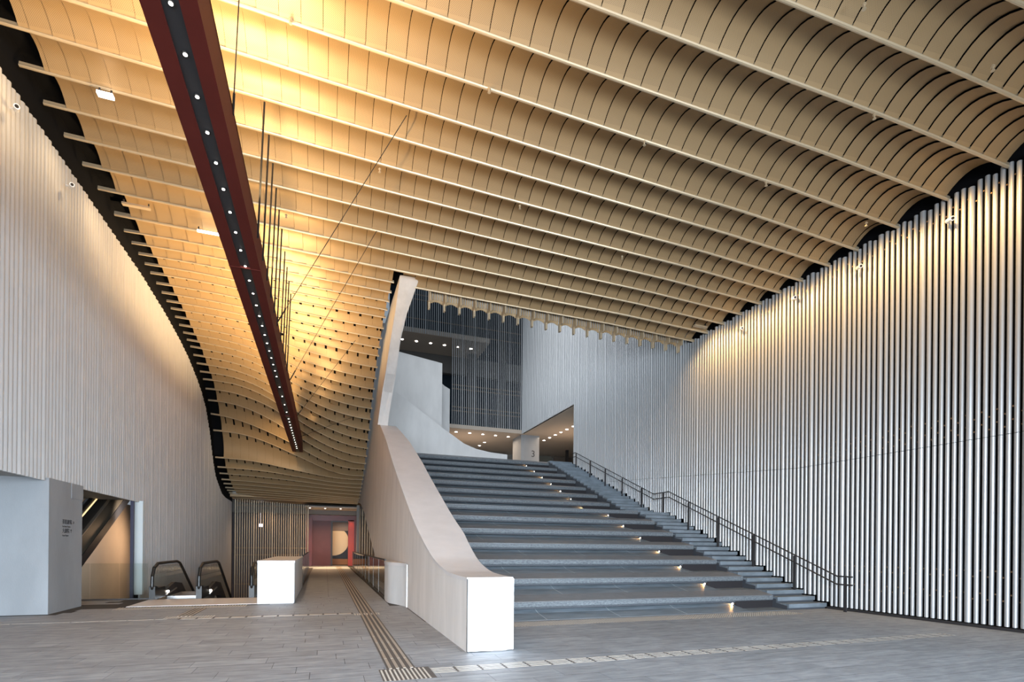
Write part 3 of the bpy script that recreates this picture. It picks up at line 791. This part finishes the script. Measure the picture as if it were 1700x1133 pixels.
def incl(name, z_at19, th, x0, x1, m, ):
    y0, y1 = 15.3, 23.0; z0 = z_at19+(y0-19.04)*t30; z1 = z_at19+(y1-19.04)*t30
    return MB().prism_x([(y0, z0), (y1, z1), (y1, z1+th), (y0, z0+th)], x0, x1).build(name, m, re)
incl('truss', 1.18, .32, -6.75, -6.6, dark); incl('side_cladding', 1.5, .62, -6.72, -6.62, mat('smoky_cladding', (.09, .075, .055), .3))
incl('trim_rail', 2.10, .03, -6.7, -6.58, steel); incl('balustrade_panel', 2.13, .5, -6.7, -6.66, rubber)
incl('lit_trim', 2.62, .035, -6.72, -6.6, mat('lit_gold_trim', (1, .8, .5), .4, emit=((1, .7, .35), 1.2)))
incl('upper_rail', 2.66, .12, -6.72, -6.62, rubber); incl('soffit_face', 1.18, .02, -7.9, -6.7, dark)
incl('far_side', 2.9, .3, -7.9, -7.8, mat('warm_panel', (.35, .2, .1), .5))
spot('undercroft_fill', (-6.0, 21.0, 2.7), (-8.2, 24.0, 0.5), 230, (1, .86, .74), 150, 1, .2)  # these undercroft spots are added, without fittings, to brighten the beige wall
spot('undercroft_fill', (-6.2, 26.5, 2.0), (-8.2, 25.0, 1.0), 300, (1, .62, .35), 150, 1, .2)

# ------------------------------------------------------------------ red suspended beam
bm = empty('light_beam', (0, 0, 0), label='long dark red suspended beam with a black channel of spotlights hanging under the ceiling', category='light fixture')
BX0, BX1, BZ0, BZ1 = -1.64, -1.14, 6.45, 7.0
BY1 = 29.3
def beam_z(y): return BZ0-.005*(y-5)
z0b = beam_z
mb = MB()
def taper(x0, x1, za, zb, mi=0):
    y0, y1 = 1.0, BY1
    mb.add([(x0, y0, z0b(y0)+za), (x1, y0, z0b(y0)+za), (x1, y1, z0b(y1)+za), (x0, y1, z0b(y1)+za),
            (x0, y0, z0b(y0)+zb), (x1, y0, z0b(y0)+zb), (x1, y1, z0b(y1)+zb), (x0, y1, z0b(y1)+zb)],
           [(0, 3, 2, 1), (4, 5, 6, 7), (0, 1, 5, 4), (1, 2, 6, 5), (2, 3, 7, 6), (3, 0, 4, 7)], mi)
taper(BX0, -1.465, 0, .05); taper(-1.30, BX1, 0, .05); taper(BX0, BX0+.03, .05, .55); taper(BX1-.03, BX1, .05, .55); taper(BX0, BX1, .50, .55)
mb.build('shell', red_m, bm)
mb = MB(); taper(-1.465, -1.30, .03, .06); mb.build('channel', dark, bm)
y = 4.55; k = 0
while y < 28.9:
    zz = z0b(y)+.03
    ring = MB(); ring.cyl((-1.382, y, zz-.006), (-1.382, y, zz+.004), .04, 12); r_ = ring.build('spotlight', rubber, bm)
    if not (y > 16.5 and k % 2 == 0 and y < 22):
        MB().cyl((-1.382, y, zz-.012), (-1.382, y, zz-.005), .019, 10).build('lens', spot_m, r_)
    y += .53; k += 1
for y in (10.4, 21.5): MB().box(BX0-.006, BX1+.006, y, y+.02, z0b(y)-.006, z0b(y)+.556).build('joint_band', red_m, bm)
for i in range(10):
    y = 9.45+.73*i+(.04*i if i > 5 else 0)
    zc = interp(-1.0, MAINZ) if y < 17 else 9.9
    MB().cyl((-1.08, y, 6.5), (-1.0, y, zc-(.0 if y > 17 else 1.28)+.0), .016, 6).build('suspension_rod', rubber, bm)
for (xa, ya, za, xb, yb, zb) in ((-1.14, 13.9, 6.9, 1.4, 10.2, 9.78), (-1.14, 18.5, 6.85, 1.2, 14.2, 9.78), (-1.14, 23.2, 6.8, 1.0, 20.5, 9.2), (-1.14, 27, 6.7, 1.2, 25.0, 7.4), (-1.14, 7.4, 6.9, -.95, 7.0, 9.98)):
    MB().cyl((xa, ya, za), (xb, yb, zb), .008, 5).build('stay_cable', rubber, bm)
    d = Vector((xb-xa, yb-ya, zb-za)); a = Vector((xa, ya, za)); MB().cyl(a, a+d*.08, .016, 6).build('turnbuckle', rubber, bm)

# ------------------------------------------------------------------ building beyond the stairs
bx = MB()
bx.box(4.0, 14.5, 36.5, 36.7, 9.3, 20).build('wall_back', blue_glass, None, kind='structure')
wbk = MB().box(-2, 22, 40.5, 40.7, 5.9, 9.2).build('wall_back', greywall, None, kind='structure')
for x0, x1, m in ((3.5, 8.2, greywall), (8.3, 11.2, mat('mid_grey_wall', (.24, .23, .215), .6)), (11.25, 13.5, brown), (16.4, 17.5, mat('olive_grey', (.18, .18, .155), .6)), (17.7, 19.4, brown)):
    MB().box(x0, x1, 39.6, 39.7, 5.98, 9.0).build('wall_panel', m, wbk)
MB().box(16.6, 17.4, 39.5, 39.6, 5.98, 8.0).build('doorway_recess', mat('brown_door', (.2, .1, .05), .4), wbk)
MB().box(17.5, 17.68, 36.8, 37.0, 5.98, 9.05).build('trim_3', dark, None, kind='structure')
MB().box(19.5, 19.7, 24, 41, 5.9, 9.2).build('wall_right', brown, None, kind='structure')
gs = MB().box(2, 22, 32.7, 41, 9.06, 9.3).box(12.4, 22, 24.9, 32.7, 9.06, 9.3).build('ceiling', beige, None, kind='structure')
for x, y in ((7.13, 33.8), (8.05, 33.8), (8.97, 33.8), (9.9, 33.85), (10.81, 33.9), (11.73, 33.95), (10.77, 36.4), (10.77, 37.7), (14.47, 28.6), (14.47, 29.5), (14.47, 30.4), (14.47, 31.3), (14.47, 32.2), (14.47, 33.15), (14.47, 34.15)):
    MB().cyl((x, y, 9.045), (x, y, 9.062), .085, 12).build('downlight', spot_m, gs)
gs2 = MB().box(2, 10, 32.8, 36.5, 14.8, 15.1).build('ceiling', beige, None, kind='structure')
MB().box(2, 14, 36.0, 36.4, 13.6, 14.8).build('bulkhead', mat('dark_band', (.10, .095, .09), .6), gs2)
for x in (4.53, 5.45, 6.37, 7.29, 8.2, 9.1): MB().cyl((x, 34.15, 14.785), (x, 34.15, 14.802), .085, 12).build('downlight', spot_m, gs2)
for x in (9.2, 11.4): MB().box(x, x+.5, 35, 35.4, 9.3, 20).build('gallery_column', mat('dim_column', (.05, .05, .05), .6), gs2)
col = empty('numbered_column', (0, 0, 0), label='square pale grey column marked with a large numeral 3 behind the top of the stairs', category='column')
MB().box(12.3, 13.62, 32.95, 34.6, 5.98, 9.06).build('shaft', conc_grey, col)
text('3', (13.02, 32.94, 7.62), (math.pi/2, 0, 0), .62, col)
for i in range(2): MB().box(13.02, 13.42, 32.938, 32.95, 7.05-.3*i, 7.22-.3*i).build('sign_lines', mat('dim_ink', (.18, .19, .19), .6), col)
MB().cyl((12.86, 32.935, 7.2), (12.86, 32.95, 7.2), .05, 8).build('sign_dot', ink, col)
# tall screens of the building
zf = lambda x: (14.8 if x < 7.5 else 9.05, 19.5)
xs = [4.2+.133*i for i in range(61)]
screen('tube_screen', 'tall screen of pale vertical tubes before the dark glazed galleries above the stairs', xs, 32.74, zf, .023,
       [(z, 4.1 if z > 14.8 else 7.5, 12.2) for z in (9.3, 10.2, 10.45, 11.6, 11.85, 15.1, 15.7, 16.9, 17.2)]+[(14.84, 4.1, 7.5)], 0, 0, 6)
# sweeping parapets of the upper flight
sw = [(2.3, 5.99), (2.3, 9.35), (3.03, 8.86), (4.03, 8.2), (5.35, 7.3), (5.81, 7.01), (6.42, 6.62), (7.04, 6.4), (7.83, 6.27), (8.7, 6.22), (8.7, 5.99)]
o = MB().prism_y(sw, 25.3, 25.6).build('curved_parapet', conc, None); o['label'] = 'pale curved parapet sweeping down to the top of the stairs'; o['category'] = 'parapet'
up_ = [(2.4, 5.99), (2.4, 11.75), (3.45, 11.36), (5.66, 11.05), (5.66, 5.99)]
o = MB().prism_y(up_, 27, 27.3).build('upper_parapet', conc, None); o['label'] = 'tall flat pale wall of the upper flight behind the curved parapet'; o['category'] = 'parapet'
o = MB().prism_y([(5.6, 5.99), (5.6, 10.6), (5.75, 10.4), (6.0, 10.2), (6.3, 10.05), (6.3, 5.99)], 28, 28.3).build('upper_parapet', conc, None); o['label'] = 'narrow pale wall strip with curved top beside the tube screen'; o['category'] = 'parapet'
area('gallery_light', (9.5, 34.8, 8.9), (0, 0, -1), 5, 2.5, 200, (1, .76, .55))
area('gallery_light', (15, 31, 8.95), (0, 0, -1), 3, 6, 200, (1, .76, .55))
spot('gallery_light', (9, 35, 6.1), (9.5, 35, 9), 200, (1, .75, .55), 160, 1, .3)
spot('gallery_light', (15, 31, 6.1), (15, 31, 9), 200, (1, .75, .55), 160, 1, .3)

# ------------------------------------------------------------------ roof over the street front, hidden edges of the hall
MB().box(-9, 13, -4, 3.2, 9.6, 9.8).build('ceiling', black, None, kind='structure')
MB().box(-9.5, -9.3, -4, 16, 0, 10).build('wall_left', greywall, None, kind='structure')

# ------------------------------------------------------------------ small fittings
def camera_thing(loc, dirx, label):
    r = empty('security_camera', loc, label=label, category='camera', group='security cameras on the side walls')
    b = MB(); b.cyl((0, 0, 0), (dirx*.07, -.14, -.03), .045, 12); o = b.build('housing', white, r)
    MB().cyl((dirx*.071, -.142, -.0305), (dirx*.075, -.15, -.032), .03, 12).build('lens', rubber, r)
    MB().cyl((0, 0, 0), (-dirx*.1, .03, .03), .015, 6).build('arm', white, r)
camera_thing((12.1, 7.25, 8.35), -1, 'white security camera on the right tube wall, nearest to the viewer')
camera_thing((12.1, 9.2, 8.35), -1, 'white security camera on the right tube wall, second from the right edge')
camera_thing((12.1, 11.07, 8.43), -1, 'white security camera on the right tube wall, third from the right edge')
camera_thing((12.1, 13.0, 8.35), -1, 'white security camera on the right tube wall, farthest up near the last ceiling fins')
camera_thing((-5.3, 11.89, 9.28), 1, 'white security camera high on the left ribbed wall near the frame edge')
camera_thing((-5.3, 14.05, 9.29), 1, 'white security camera high on the left ribbed wall, the farther one')
def fixture(loc, sx, sy, m, label):
    r = empty('strip_fixture', loc, label=label, category='light fixture', group='small fixtures under the ceiling fins')
    MB().box(-sx/2, sx/2, -sy/2, sy/2, 0, .05).build('body', m, r); MB().box(-sx/2+.02, -sx/2+.05, -.01, .01, .05, .14).build('hanger', dark, r)
    MB().box(sx/2-.05, sx/2-.02, -.01, .01, .05, .14).build('hanger', dark, r)
lit_m = mat('lit_strip', (1, 1, .95), .4, emit=((1, .95, .85), 4))
fixture((-4.04, 12.1, 10.06), .26, .12, lit_m, 'small glowing white fitting under a fin at the upper left')
fixture((-4.72, 16.2, 10.28), .62, .12, fin_m, 'gold strip fixture under the ceiling edge near the left wall')
fixture((-2.95, 16.55, 10.12), .9, .06, lit_m, 'glowing white strip on the thick fin left of the red beam')
fixture((11.75, 14.45, 8.92), .5, .12, fin_m, 'gold strip fixture under the ceiling edge near the right wall')
for (x, y, z, par) in ((-.6, 9.17, 9.95, ceil), (2.68, 8.97, 9.66, ceil), (5.76, 8.75, 9.38, ceil), (8.6, 8.56, 9.15, ceil), (11.4, 8.47, 8.86, ceil), (7.17, 5.39, 9.28, ceil), (9.69, 5.19, 9.02, ceil),
    (8.99, 6.55, 9.12, ceil), (1.05, 11.83, 9.75, ceil), (4.23, 11.56, 9.5, ceil), (-1.02, 14.64, 9.95, ceil), (7.37, 12.19, 9.25, ceil)):
    m_ = MB(); m_.cyl((0, 0, .04), (0, 0, -.05), .012, 6).cyl((0, 0, -.05), (0, 0, -.06), .03, 8).cyl((0, 0, .0), (0, 0, .02), .03, 8)
    link('sprinkler_head', m_.mesh('sprinkler_head', fin_m), par, (x, y, z))
